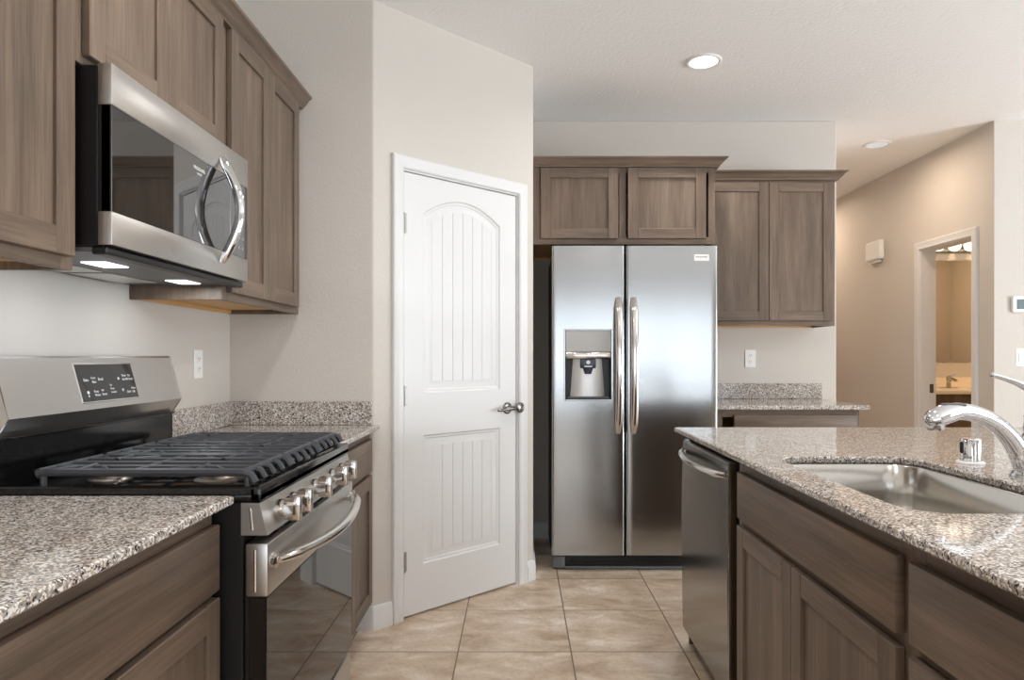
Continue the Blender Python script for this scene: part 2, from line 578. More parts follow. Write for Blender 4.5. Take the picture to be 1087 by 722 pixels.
# baseboards
BB = [(0, 0), (0.014, 0), (0.014, 0.078), (0.011, 0.086), (0.011, 0.098), (0.006, 0.106), (0, 0.106)]
mb = MB(); mb.sweep([(-0.735, YE), (AX, AY), dpt(0.094, 0)], BB)
struct('baseboard_pantry_near', mb, TRIM, 'white baseboard wrapping the corner left of the pantry door', 'baseboard')
mb = MB(); mb.sweep([dpt(0.948, 0), (BX, BY), (BX, YB)], BB)
struct('baseboard_pantry_far', mb, TRIM, 'white baseboard wrapping the corner right of the pantry door', 'baseboard')
mb = MB(); mb.sweep([(BX + .014, YB), (1.12, YB)], BB)
struct('baseboard_back', mb, TRIM, 'white baseboard on the wall behind the refrigerator', 'baseboard')
mb = MB(); mb.sweep([(XH, 8.2), (XH, D1 + 0.11)], BB)
struct('baseboard_hall', mb, TRIM, 'white baseboard along the tan hall wall', 'baseboard')
mb = MB(); mb.sweep([(XH + .02, YB), (XR, YB)], BB)
struct('baseboard_right', mb, TRIM, 'white baseboard under the thermostat wall', 'baseboard')

# pantry door casing and jamb
CAS = [(0, 0), (0, 0.012), (0.006, 0.016), (0.024, 0.012), (0.040, 0.017), (0.052, 0.020), (0.058, 0.016), (0.060, 0)]
MC = FD @ Matrix(((1, 0, 0, 0), (0, 1, 0, 0), (0, 0, 1, 0), (0, 0, 0, 1)))
mb = MB(MC)
j0, j1, jh = OP0 + 0.004, OP1 - 0.004, OPH - 0.004
mb.sweep([(j1 - .004, 0), (j1 - .004, jh - .004), (j0 + .004, jh - .004), (j0 + .004, 0)], CAS)
mb.box(OP0, OP0 + .016, 0, OPH, -TH, 0.001); mb.box(OP1 - .016, OP1, 0, OPH, -TH, 0.001); mb.box(OP0, OP1, OPH - .016, OPH, -TH, 0.001)
struct('trim_1', mb, TRIM, 'white casing around the pantry door', 'door trim')

# bathroom doorway casing and jamb
FH = frame('right', XH, 0)
mb = MB(FH)
a0, a1 = -D1 + .012, -D0 - .012
mb.sweep([(a1, 0), (a1, DH - .012), (a0, DH - .012), (a0, 0)], CAS)
mb.box(-D1, -D1 + .018, 0, DH, -T, 0.001); mb.box(-D0 - .018, -D0, 0, DH, -T, 0.001); mb.box(-D1, -D0, DH - .018, DH, -T, 0.001)
t2 = struct('trim_2', mb, TRIM, 'white casing around the bathroom doorway', 'door trim')
mb = MB(); mb.box(XH + .07, XH + .10, D1 - .021, D1 - .0175, 0.93, 1.0, .001)
sp = obj('strike_plate', mb, NICKEL, t2); sp['label'] = 'dark metal strike plate'

# ------------------------------------------------------------------ pantry door
LF0, LF1, LFB, LFT = 0.166, 0.873, 0.012, 2.072
mb = MB(FD)
pa0, pa1 = LF0 + .108, LF1 - .112


def archpoly(x0, x1, z0, zs, zp, n=14):
    pts = [(x0, z0), (x1, z0), (x1, zs)]
    for k in range(1, n):
        t = k / n
        pts.append((x1 + (x0 - x1) * t, zs + (zp - zs) * 4 * t * (1 - t)))
    pts.append((x0, zs))
    return pts


up = archpoly(pa0, pa1, 1.045, 1.895, 1.985)
lo = [(pa0, 0.235), (pa1, 0.235), (pa1, 0.845), (pa0, 0.845)]
outer = [(LF0, LFB), (LF1, LFB), (LF1, LFT), (LF0, LFT)]
FACE = -0.004
keep = mb.M
mb.slab(outer, FACE - .036, FACE, [up[::1], lo], 0.0)
for poly in (up, lo):
    loops = []
    for ins, c in ((0, 0), (.007, -.007), (.014, -.007), (.020, -.0105), (.036, -.0105), (.052, -.005), (.055, -.005)):
        loops.append([(x, z, FACE + c) for x, z in inset(poly, ins)])
    mb.loft(loops, 0, caps=False)
door = struct('door_1', mb, TRIM, 'white two-panel pantry door with an arched top panel', 'door', 25)
for poly, nm in ((up, 'panel'), (lo, 'panel')):
    p = MB(FD)
    q = inset(poly, .054)
    x0 = min(a for a, _ in q); x1 = max(a for a, _ in q); z0 = min(b for _, b in q)
    n = 6
    top = sorted([(a, b) for a, b in q if b > z0 + .3])
    def topz(x):
        for (xa, za), (xb, zb) in zip(top, top[1:]):
            if xa - 1e-6 <= x <= xb + 1e-6 and xb - xa > 1e-9:
                return za + (zb - za) * (x - xa) / (xb - xa)
        return top[0][1] if x <= top[0][0] + 1e-6 else top[-1][1]
    for k in range(n):
        s0 = x0 + (x1 - x0) * k / n; s1 = x0 + (x1 - x0) * (k + 1) / n
        pl = [(s0 + .0006, z0), (s1 - .0006, z0)] + [(s1 - .0006 + (s0 - s1 + .0012) * j / 4, topz(s1 - .0006 + (s0 - s1 + .0012) * j / 4)) for j in range(5)]
        p.slab(pl, FACE - .012, FACE - .005, (), 0.0014)
    p.box(x0, x1, z0, min(b for _, b in top), FACE - .014, FACE - .009)
    obj(nm, p, TRIM, door, 25)
for z in (1.835, 1.035, 0.265):
    h = MB(FD)
    h.box(LF0 - .018, LF0 + .014, z - .045, z + .045, FACE, FACE + .002, .0008)
    h.tube([(LF0 - .003, z - .047, FACE + .006), (LF0 - .003, z + .047, FACE + .006)], .006, 10)
    hh = obj('hinge', h, HINGE, door); hh['label'] = 'grey metal hinge'
lv = MB(FD)
lx, lz = LF1 - .062, 0.945
lv.lathe([(.031, 0), (.031, .006), (.026, .012), (.012, .014), (.011, .045), (.010, .05)], (lx, lz, FACE), 'z', 24)
lv2 = MB(FD)
lv2.tube([(lx + .012, lz, FACE + .048), (lx - .005, lz + .002, FACE + .05), (lx - .04, lz + .001, FACE + .05), (lx - .075, lz - .005, FACE + .046), (lx - .10, lz - .006, FACE + .042)],
         [.010, .011, .009, .008, .006], 12, 0, 5)
lo_ = obj('lever_handle', lv, NICKEL, door); lo_['label'] = 'dark nickel lever handle'
obj('lever', lv2, NICKEL, lo_)
lp = MB(FD); lp.lathe([(.028, 0), (.028, .004), (.02, .008), (.001, .009)], (LF1 + .012, lz, 0.0165), 'z', 20)
obj('strike_plate', lp, NICKEL, door)['label'] = 'dark nickel strike cover'


# ------------------------------------------------------------------ cabinets
WOOD = [WV, WH, MAPLE, DARKGAP]
SW = 0.058


def shaker(F, a0, a1, b0, b1, c0, parent, name='door', th=0.020, sw=SW):
    m = MB(F)
    m.box(a0, a0 + sw, b0, b1, c0, c0 + th, .0018); m.box(a1 - sw, a1, b0, b1, c0, c0 + th, .0018)
    m.box(a0 + sw, a1 - sw, b1 - sw, b1, c0, c0 + th, .0018, 1); m.box(a0 + sw, a1 - sw, b0, b0 + sw, c0, c0 + th, .0018, 1)
    dr = obj(name, m, WOOD, parent)
    p = MB(F); p.box(a0 + sw - .004, a1 - sw + .004, b0 + sw - .004, b1 - sw + .004, c0 + .003, c0 + th - .009)
    obj('panel', p, WOOD, dr)
    return dr


def slabfront(F, a0, a1, b0, b1, c0, parent, name='drawer_front', th=0.020):
    m = MB(F); m.box(a0, a1, b0, b1, c0, c0 + th, .0035, 1, 2)
    return obj(name, m, WOOD, parent)


def base_cabinet(F, a0, a1, depth, ztop, label, fronts, loc, lside=0, rside=0, toe=0.115):
    """face frame plane is c = 0"""
    t = thing('base_cabinet', label, 'cabinet', loc)
    m = MB(F)
    m.box(a0, a0 + .018, toe, ztop, -depth, -.019); m.box(a1 - .018, a1, toe, ztop, -depth, -.019)
    m.box(a0 + .018, a1 - .018, toe, toe + .018, -depth, -.019, 0, 2); m.box(a0 + .018, a1 - .018, toe + .018, ztop, -depth, -depth + .012, 0, 2)
    m.box(a0 + .018, a1 - .018, 0.0, toe, -.075, -.060, 0, 3); m.box(a0, a0 + .018, 0, toe, -depth, -.060, 0, 3); m.box(a1 - .018, a1, 0, toe, -depth, -.060, 0, 3)
    obj('carcass', m, WOOD, t)
    m = MB(F)
    m.box(a0, a0 + .038, toe, ztop, -.019, 0, .001); m.box(a1 - .038, a1, toe, ztop, -.019, 0, .001)
    rails = sorted({round(v, 4) for f in fronts for v in f.get('rails', [])})
    m.box(a0 + .038, a1 - .038, ztop - .045, ztop, -.019, 0, .001, 1); m.box(a0 + .038, a1 - .038, toe, toe + .03, -.019, 0, .001, 1)
    for r in rails:
        m.box(a0 + .038, a1 - .038, r - .019, r + .019, -.019, 0, .001, 1)
    obj('face_frame', m, WOOD, t)
    for f in fronts:
        if f['kind'] == 'door':
            shaker(F, f['a'][0], f['a'][1], f['b'][0], f['b'][1], 0.0005, t, 'door')
        else:
            slabfront(F, f['a'][0], f['a'][1], f['b'][0], f['b'][1], 0.0005, t, f.get('name', 'drawer_front'))
    return t


def wall_cabinet(F, a0, a1, b0, b1, depth, label, doors, loc, stiles=()):
    t = thing('wall_cabinet', label, 'cabinet', loc)
    m = MB(F)
    m.box(a0, a0 + .016, b0, b1, -depth, -.019); m.box(a1 - .016, a1, b0, b1, -depth, -.019)
    m.box(a0 + .016, a1 - .016, b0 + .018, b0 + .032, -depth, -.019, 0, 2); m.box(a0 + .016, a1 - .016, b1 - .016, b1, -depth, -.019)
    m.box(a0 + .016, a1 - .016, b0 + .002, b1 - .016, -depth, -depth + .012, 0, 2)
    obj('carcass', m, WOOD, t)
    m = MB(F)
    m.box(a0, a0 + .038, b0, b1, -.019, 0, .001); m.box(a1 - .038, a1, b0, b1, -.019, 0, .001)
    m.box(a0 + .038, a1 - .038, b0, b0 + .04, -.019, 0, .001, 1); m.box(a0 + .038, a1 - .038, b1 - .05, b1, -.019, 0, .001, 1)
    for s in stiles:
        m.box(s - .019, s + .019, b0 + .04, b1 - .05, -.019, 0, .001)
    obj('face_frame', m, WOOD, t)
    for (x0, x1, z0, z1) in doors:
        shaker(F, x0, x1, z0, z1, 0.0005, t, 'door')
    return t


# --- upper cabinets over the range run (frame plane X = -0.982, doors face X = -0.962)
XU = -0.982
FU = frame('left', XU, 0)
DU = -XL + XU - 0.002
UB, UT = 1.405, 2.330
wall_cabinet(FU, 0.66, 1.4915, UB, UT, DU, 'tall brown wall cabinet left of the microwave with a wide door',
             [(0.672, 1.066, UB + .027, UT - .008), (1.071, 1.4705, UB + .027, UT - .008)], (XL, 1.07, UB))
wall_cabinet(FU, 1.4925, 2.2385, 1.872, UT, DU, 'short brown wall cabinet directly above the microwave',
             [(1.521, 1.8635, 1.891, UT - .008), (1.8665, 2.209, 1.891, UT - .008)], (XL, 1.86, 1.872))
wall_cabinet(FU, 2.2395, YE - .002, UB, UT, DU, 'tall brown wall cabinet right of the microwave, against the end wall',
             [(2.273, 2.6165, UB + .027, UT - .008), (2.6195, 2.967, UB + .027, UT - .008)], (XL, 2.63, UB))
CR = [(0.0, 2.316), (0.020, 2.316), (0.0215, 2.323), (0.027, 2.327), (0.036, 2.337), (0.049, 2.356), (0.058, 2.360), (0.061, 2.369), (0.0, 2.369), (0.0, 2.369)]
CRW = [(0.0005, z + .0145) if i in (0, 8, 9) else (o, z + .0145) for i, (o, z) in enumerate(CR)]
mb = MB()
mb.sweep([(XU + .001, 0.66), (XU + .001, YE - .002)], [(o, z) for o, z in CR[:-1]])
tag(obj('crown_molding', mb, WH, None), 'brown crown molding along the cabinets above the microwave', 'molding')

# --- base cabinets of the range run
XF = -0.666
FL = frame('left', XF, 0)
DL = -XL + XF - 0.004
GT = 0.893
base_cabinet(FL, 0.54, 1.470, DL, GT, 'brown base cabinet left of the range under the near counter',
             [dict(kind='drawer', a=(0.56, 1.4655), b=(.712, .854), rails=[.704]),
              dict(kind='door', a=(0.56, 1.010), b=(.135, .696)), dict(kind='door', a=(1.014, 1.4655), b=(.135, .696))], (XL, 1.0, 0))
base_cabinet(FL, 2.246, YE - .003, DL, GT, 'narrow brown base cabinet between the range and the end wall',
             [dict(kind='drawer', a=(2.262, 2.985), b=(.712, .854), rails=[.704]),
              dict(kind='door', a=(2.262, 2.621), b=(.135, .696)), dict(kind='door', a=(2.625, 2.985), b=(.135, .696))], (XL, 2.63, 0))

# counters
XC = -0.62
mb = MB(); mb.slab([(XL + .001, 0.5), (XC, 0.5), (XC, 1.473), (XL + .001, 1.473)], .8935, .914, (), .004)
tag(obj('countertop', mb, GRANITE), 'speckled granite countertop left of the range, in the near corner', 'countertop')
mb = MB()
mb.slab([(XL + .001, 2.243), (XC, 2.243), (XC, YE - .001), (XL + .001, YE - .001)], .8935, .914, (), .004)
tag(obj('countertop', mb, GRANITE), 'small speckled granite countertop between the range and end wall', 'countertop')
mb = MB(); mb.box(XL + .0005, XL + .020, 2.243, YE - .0215, .9145, 1.018, .002)
tag(obj('backsplash', mb, GRANITE), 'short granite backsplash strip on the left wall right of the range', 'backsplash')
mb = MB(); mb.box(XL + .0005, XC - .032, YE - .0205, YE - .0005, .9145, 1.018, .002)
tag(obj('backsplash', mb, GRANITE), 'granite backsplash strip on the end wall beside the pantry', 'backsplash')
mb = MB(); mb.box(XL + .0005, XL + .020, 0.5, 1.470, .9145, 1.018, .002)
tag(obj('backsplash', mb, GRANITE), 'granite backsplash strip on the left wall left of the range', 'backsplash')

# ------------------------------------------------------------------ gas range
RY, RW = 1.478, 0.760
FRG = frame('left', 0, RY)
rng = thing('gas_range', 'stainless steel gas range with black cooktop and oven door', 'stove', (-0.9, RY + RW / 2, 0))
mb = MB(FRG); mb.box(0.004, RW - .004, .075, .898, -1.255, -.604, .004)
for a in (.05, RW - .05):
    for c in (-1.2, -.66):
        mb.lathe([(.018, 0), (.018, .012), (.009, .014), (.009, .076)], (a, 0, c), 'y', 12)
obj('body', mb, BLACK, rng)
mb = MB(FRG)
mb.box(0, RW, .898, .920, -1.255, -.562, .006, 0, 2)
mb.box(.0, RW, .898, .932, -.590, -.562, .006, 0, 2); mb.box(0, .022, .91, .931, -1.14, -.575, .003); mb.box(RW - .022, RW, .91, .931, -1.14, -.575, .003)
obj('cooktop', mb, BLACKGLOSS, rng)
mb = MB(FRG); mb.box(.004, RW - .004, .919, 1.037, -1.258, -1.139, .004)
mb.box(.03, RW - .012, 1.030, 1.036, -1.142, -1.128, .002)
obj('backguard_base', mb, BLACKGLOSS, rng)
PROF = [(-1.262, 1.036), (-1.142, 1.036), (-1.115, 1.078), (-1.151, 1.212), (-1.157, 1.217), (-1.262, 1.217)]
mb = MB(FRG)
mb.loft([[(a, b, c) for c, b in PROF] for a in (.002, RW - .002)])
bgd = obj('backguard', mb, STEEL, rng, 20)
for a in (-.001, RW - .003):
    e = MB(FRG); e.loft([[(aa, b, c) for c, b in inset(PROF, -.0015)] for aa in (a, a + .004)])
    obj('end_cap', e, POLISHED, bgd, 20)
# control display on the sloped face
sl = Vector((0.036, -0.134)); sl.normalize(); on = Vector((-sl.y, sl.x))   # (c, b)
def slope_pt(a, s, o):
    return Vector((a, 1.212 + sl.y * s + on.y * o, -1.151 + sl.x * s + on.x * o))
SF = FRG @ Matrix(((1, 0, 0, 0), (0, -sl.y, on.y, 1.212), (0, -sl.x, on.x, -1.151), (0, 0, 0, 1)))   # local x along a, y up the slope, z out
mb = MB(SF); mb.box(.262, .522, -.122, -.014, -.002, .0012, .001)
obj('display_bezel', mb, POLISHED, bgd)
mb = MB(SF); mb.box(.266, .518, -.118, -.018, -.001, .002, .0008)
dsp = obj('display', mb, BLACKGLASS, bgd); dsp['label'] = 'black glass control display'
mb = MB(SF)
for tx, x, y, s in (('Bake', .286, -.064, .011), ('Conv', .318, -.058, .009), ('Bake', .320, -.069, .009), ('Broil', .348, -.063, .011),
                    ('Keep', .318, -.095, .009), ('Warm', .318, -.105, .009), ('Air', .350, -.093, .009), ('Roast', .350, -.104, .009),
                    ('On', .392, -.080, .008), ('Door', .392, -.090, .008), ('Locked', .392, -.100, .008),
                    ('Timer', .458, -.055, .009), ('Set-Off', .458, -.066, .009), ('Set', .487, -.055, .009), ('Clock', .487, -.066, .009),
                    ('Start', .466, -.103, .010), ('Oven', .490, -.093, .009), ('Off', .492, -.104, .009)):
    text_into(mb, tx, s, Matrix.Translation((x, y, .0022)))
for (x, y, q) in ((.440, -.060, 1), (.448, -.094, -1)):
    mb.loft([[(x - .005, y - .003 * q, z), (x + .005, y - .003 * q, z), (x, y + .005 * q, z)] for z in (.0020, .0026)])
mb.lathe([(.0045, .0020), (.0045, .0026)], (.293, -.094, 0), 'z', 12); mb.box(.2905, .2955, -.106, -.101, .002, .0026)
obj('lettering', mb, PRINT, dsp, 0)

# front control panel with knobs
mb = MB(FRG)
CP = [(-.606, .826), (-.548, .826), (-.551, .834), (-.566, .896), (-.606, .897)]
mb.loft([[(a, b, c) for c, b in CP] for a in (.0, RW)])
cpn = obj('control_panel', mb, STEEL, rng, 20)
for a in (.001, RW - .001):
    e = MB(FRG); s = -1 if a < .3 else 1
    e.tube([(a + s * .001, .886, -.585), (a + s * .001, .838, -.580)], .0042, 8)
    obj('end_trim', e, POLISHED, cpn)
kn = None
for i, a in enumerate((.105, .190, .365, .535, .640)):
    if kn is None:
        m = MB(FRG @ Matrix.Translation((a, .863, -.559)))
        m.lathe([(.021, 0), (.021, .006), (.0205, .010), (.020, .012), (.020, .020)], (0, 0, 0), 'z', 28)
        kn = obj('knob', m, POLISHED, rng)
        g = MB(FRG @ Matrix.Translation((a, .863, -.559)))
        pr = rrect(-.0250, .0250, -.0265, .0265, .018, 5)
        pr2 = inset(pr, .003)
        g.loft([[(x, y, z) for x, y in p_] for p_, z in ((pr, .018), (pr, .040), (pr2, .044))])
        g.box(-.009, .009, -.0285, .0285, .022, .051, .004, 0, 2)
        kg = obj('grip', g, POLISHED, kn); k0 = a
    else:
        k2 = kn.copy(); C.objects.link(k2); k2.location = kn.location + Vector((0, a - k0, 0))
        g2 = kg.copy(); C.objects.link(g2); g2.parent = k2
# oven door
mb = MB(FRG)
mb.box(.004, RW - .004, .262, .806, -.602, -.562, .004)
od = obj('oven_door', mb, BLACK, rng)
mb = MB(FRG); mb.box(.002, RW - .002, .690, .808, -.598, -.548, .006, 0, 2)
dt = obj('door_top_band', mb, STEEL, od); dt['label'] = 'stainless band across the top of the oven door'
mb = MB(FRG); mb.box(.002, RW - .002, .266, .689, -.590, -.551, .0015)
og = obj('oven_glass', mb, BLACKGLASS, od); og['label'] = 'black glass oven window'
for a in (.06, .17, .29, .43, .55, .66):
    mb = MB(FRG); mb.box(a, a + .05, .8075, .8090, -.582, -.562)
    obj('vent_slot', mb, BLACK, od)
for a in (.0015, RW - .0015):
    mb = MB(FRG); mb.tube([(a, .795, -.575), (a, .703, -.575)], .004, 8)
    obj('end_trim', mb, POLISHED, od)
mb = MB(FRG)
pts = []
for k in range(13):
    t = k / 12
    pts.append((.030 + (RW - .060) * t, .764 - .012 * math.sin(PI * t), -.536 + .050 * math.sin(PI * t) ** 0.75))
mb.tube(pts, [.011] + [.0165] * 11 + [.011], 14, 0, 3, .8, (0, 0, 1))
for a in (.030, RW - .030):
    mb.lathe([(.018, 0), (.018, .010), (.012, .014)], (a, .764, -.549), 'z', 16)
hd = obj('handle', mb, POLISHED, od); hd['label'] = 'bowed polished oven handle'
mb = MB(FRG); mb.box(.004, RW - .004, .085, .245, -.604, -.556, .006, 0, 2)
dw_ = obj('storage_drawer', mb, STEEL, rng); dw_['label'] = 'stainless drawer under the oven door'
# burners
def burner(a, c, r):
    m = MB(FRG); m.lathe([(r * 1.25, .9195), (r * 1.25, .924), (r, .928), (r * .92, .934)], (a, 0, c), 'y', 28)
    b_ = obj('burner', m, BURNER, rng)
    m = MB(FRG); m.lathe([(r * .9, .934), (r * .95, .938), (r * .9, .942), (r * .3, .9435), (.001, .9435)], (a, 0, c), 'y', 28)
    obj('burner_cap', m, IRON, b_)
for a, c, r in ((.15, -.72, .045), (.15, -.98, .038), (.38, -.85, .050), (.61, -.72, .048), (.61, -.98, .034)):
    burner(a, c, r)
# three cast iron grates
def grate_mesh(w):
    m = MB(FRG)
    zc, r = .960, .0072
    for a in (.0, w):
        m.tube([(a + .02, .955, -1.062), (a + .02, zc, -1.04), (a + .02, zc, -.612), (a + .02, .955, -.592), (a + .02, .938, -.582)], .0092, 8)
    for a in (w * .25, w * .5, w * .75):
        m.tube([(a + .02, zc, -1.06), (a + .02, zc, -.612), (a + .02, .955, -.592), (a + .02, .938, -.582)], .0082, 8)
    for c in (-1.062, -.850, -.608):
        m.tube([(.02, zc, c), (.02 + w, zc, c)], .0085, 8)
    for c in (-.98, -.72):
        for s in (0, 1):
            a_ = .02 + (w if s else 0); q = -1 if s else 1
            m.tube([(a_, zc, c), (a_ + q * w * .33, zc + .003, c)], r, 8)
            for k in (-1, 1):
                m.tube([(a_, zc, c + k * .075), (a_ + q * w * .24, zc + .003, c + k * .028)], .0055, 8)
    for a in (.02, .02 + w):
        for c in (-1.05, -.60):
            m.tube([(a, .921, c), (a, zc, c)], .007, 8)
    return m
gm = grate_mesh(.228)
g0 = obj('grate', gm, IRON, rng)
for k in (1, 2):
    g2 = g0.copy(); C.objects.link(g2); g2.location = g0.location + Vector((0, .246 * k, 0))

# ------------------------------------------------------------------ microwave over the range
FM = frame('left', 0, 0)
M0, M1, MZ0, MZ1, MX = 1.507, 2.2625, 1.4645, 1.8690, -0.905
mw = thing('microwave', 'stainless and black over-the-range microwave under the short cabinet', 'microwave', (-1.1, (M0 + M1) / 2, MZ0))
mb = MB(FM); mb.box(M0 + .004, M1 - .004, MZ0 - .002, MZ1 - .001, XL + .004, -.938, .003)
obj('case', mb, BLACK, mw)
mb = MB(FM); mb.box(M0 + .002, M1 - .002, MZ0 + .002, MZ1 - .002, -.935, MX - .004, .001)
md = obj('door', mb, BLACK, mw)
mb = MB(FM); mb.box(M0, M1, 1.777, MZ1, -.936, MX, .002, 0, 2)
s_ = obj('door_top_band', mb, STEEL, md); s_['label'] = 'stainless band above the glass'
mb = MB(FM); mb.box(M0, M1, MZ0, 1.539, -.936, MX, .002, 0, 2)
s_ = obj('door_bottom_band', mb, STEEL, md); s_['label'] = 'stainless band below the glass'
mb = MB(FM); mb.box(M0 + .002, 2.126, 1.5392, 1.7768, -.930, MX - .001, .001)
mgl = obj('door_glass', mb, TINTGLASS, md); mgl['label'] = 'black reflective door glass'
mb = MB(FM); mb.box(2.128, M1 - .001, 1.5392, 1.7768, -.930, MX - .001, .001)
mcp = obj('control_panel', mb, TINTGLASS, md)
mb = MB(FM @ Matrix.Translation((1.888, 1.742, MX - .0008)))
text_into(mb, 'FRIGIDAIRE', .0135, Matrix.Identity(4)); text_into(mb, 'GALLERY', .007, Matrix.Translation((.020, -.012, 0)))
bd = obj('badge', mb, PRINT, md, 0); bd['label'] = 'small light lettering on the glass'
mb = MB(FM @ Matrix.Translation((2.165, 1.565, MX - .0008)))
for r_ in range(6):
    for c_, tx in enumerate(('123', '456', '789', '0+-', 'ABC', 'PLS')[r_]):
        text_into(mb, tx, .012, Matrix.Translation((c_ * .028, .16 - r_ * .032, 0)))
obj('lettering', mb, PRINT, mcp, 0)
mb = MB(FM)
HY = 2.050
pts = []
for k in range(15):
    t = k / 14
    pts.append((HY + .004 * math.sin(PI * t), 1.500 + .318 * t, MX + .006 + .054 * math.sin(PI * t)))
mb.tube(pts, [.007] + [.0120] * 13 + [.007], 14, 0, 2, 1.2, (1, 0, 0))
hd = obj('handle', mb, CHROME, md); hd['label'] = 'bowed chrome handle'
# underside
mb = MB(FM); mb.box(M0 + .006, M1 - .006, MZ0 - .014, MZ0 - .003, XL + .02, -.945, .003)
us = obj('underside_plate', mb, GREYPL, mw)
mb = MB(FM); mb.box(M0 + .004, M1 - .004, MZ0 - .020, MZ0 - .002, -.955, -.918, .004)
obj('front_lip', mb, BLACK, us)
for a in (1.62, 1.90):
    mb = MB(FM); mb.box(a, a + .24, MZ0 - .017, MZ0 - .013, -1.26, -1.14, .002)
    obj('filter', mb, STEEL, us)
for a in (1.675, 2.075):
    mb = MB(FM); mb.box(a, a + .10, MZ0 - .017, MZ0 - .013, -1.085, -1.02, .002)
    lm = obj('lamp', mb, emit('cooktop_lamp', (0.95, 0.97, 1, 1), 2.5) if a < 1.7 else bpy.data.materials['cooktop_lamp'], us)
    lm['label'] = 'lit cooktop lamp'
    area_light('cooktop_lamp_light', (-1.052, a + .05, MZ0 - .020), (0, 0, 0), .06, .09, 0.8, (0.90, 0.95, 1))

# ------------------------------------------------------------------ refrigerator
FY = 3.830
fr = thing('refrigerator', 'stainless side-by-side refrigerator with ice dispenser', 'refrigerator', (.655, 4.2, 0))
mb = MB(); mb.box(.196, 1.113, 3.900, 4.515, .028, 1.812, .004)
for x in (.25, 1.06):
    for y in (3.98, 4.44):
        mb.lathe([(.02, 0), (.02, .03)], (x, y, 0), 'z', 12)
obj('body', mb, DARKBODY, fr)
FZ0, FZ1 = .094, 1.843
DX0, DX1, DZ0, DZ1 = .2553, .5266, .970, 1.369


def fridge_door(x0, x1, hole=None):
    m = MB()
    def yf(x):
        u = (2 * x - x0 - x1) / (x1 - x0)
        e = min(x - x0, x1 - x)
        r = .014
        edge = r - math.sqrt(max(0, r * r - (r - e) ** 2)) if e < r else 0
        return FY + .0025 * u * u + edge
    xs = [x0, x0 + .002, x0 + .005, x0 + .009, x0 + .014] + [x0 + .014 + (x1 - x0 - .028) * k / 16 for k in range(1, 16)] + [x1 - .014, x1 - .009, x1 - .005, x1 - .002, x1]
    zs = [FZ0] + [FZ0 + (FZ1 - FZ0) * k / 12 for k in range(1, 12)] + [FZ1]
    if hole:
        xs = sorted([x for x in xs if all(abs(x - h) > .006 for h in hole[:2])] + list(hole[:2]))
        zs = sorted([z for z in zs if all(abs(z - h) > .02 for h in hole[2:])] + list(hole[2:]))
    vs = [(x, yf(x), z) for z in zs for x in xs]; n = len(xs); fs = []
    for j in range(len(zs) - 1):
        for i in range(n - 1):
            if hole and hole[0] - 1e-6 <= xs[i] < hole[1] - 1e-6 and hole[2] - 1e-6 <= zs[j] < hole[3] - 1e-6:
                continue
            fs.append((j * n + i, j * n + i + 1, (j + 1) * n + i + 1, (j + 1) * n + i))
    m.add(vs, fs)
    yb = 3.892
    for z in (FZ0, FZ1):
        m.add([(x, yf(x), z) for x in xs] + [(x, yb, z) for x in xs], [(i, i + 1, n + i + 1, n + i) for i in range(n - 1)])
    for x in (x0, x1):
        k = len(zs)
        m.add([(x, yf(x), z) for z in zs] + [(x, yb, z) for z in zs], [(i, i + 1, k + i + 1, k + i) for i in range(k - 1)])
    m.add([(x0, yb, FZ0), (x1, yb, FZ0), (x1, yb, FZ1), (x0, yb, FZ1)], [(0, 1, 2, 3)])
    return m


fl = obj('door', fridge_door(.1835, .5975, (DX0, DX1, DZ0, DZ1)), STEELV, fr, 40)
fl['label'] = 'freezer door with ice and water dispenser'
frd = obj('door', fridge_door(.6045, 1.125), STEELV, fr, 40)
frd['label'] = 'refrigerator door without a dispenser'
# dispenser
mb = MB()
for a, b in ((DX0 - .004, DX0 + .006), (DX1 - .006, DX1 + .004)):
    mb.box(a, b, FY - .003, FY + .03, DZ0 - .004, DZ1 + .004, .002)
mb.box(DX0 + .006, DX1 - .006, FY - .003, FY + .03, DZ0 - .004, DZ0 + .006, .002)
mb.box(DX0 + .006, DX1 - .006, FY - .003, FY + .03, DZ1 - .004, DZ1 + .004, .002)
dp = obj('dispenser', mb, STEELV, fl)
mb = MB(); mb.box(DX0 + .006, DX1 - .006, FY - .002, FY + .03, 1.242, DZ1 - .004, .003)
obj('dispenser_panel', mb, mat('satin_silver', srgb(176, 174, 171), .5, .35), dp)
mb = MB(); mb.box(DX0 + .006, DX1 - .006, FY - .008, FY + .03, 1.205, 1.2415, .006, 0, 2)
obj('dispenser_visor', mb, POLISHED, dp)
mb = MB()
mb.box(DX0 + .004, DX1 - .004, FY + .055, FY + .060, DZ0, 1.206)
mb.box(DX0 + .001, DX0 + .006, FY + .004, FY + .06, DZ0, 1.206); mb.box(DX1 - .006, DX1 - .001, FY + .004, FY + .06, DZ0, 1.206)
mb.box(DX0 + .004, DX1 - .004, FY + .002, FY + .06, DZ0 + .002, DZ0 + .012)
obj('dispenser_recess', mb, BLACK, dp)
mb = MB()
cx = (DX0 + DX1) / 2
pad = [[(cx + s * (w_ / 2) * u, FY + .035 + .016 * (u * u), z) for u in (-1, -.6, -.2, .2, .6, 1)] for z, w_ in ((DZ0 + .02, .196), (1.10, .180), (1.205, .165)) for s in (1,)]
mb.loft([l + [(x, y + .012, z) for x, y, z in reversed(l)] for l in pad])
obj('dispenser_paddle', mb, STEEL, dp)
mb = MB(); mb.box(cx - .045, cx + .045, FY + .000, FY + .04, 1.150, 1.206, .008, 0, 2); mb.lathe([(.018, 1.118), (.024, 1.135), (.03, 1.152)], (cx, FY + .018, 0), 'z', 18)
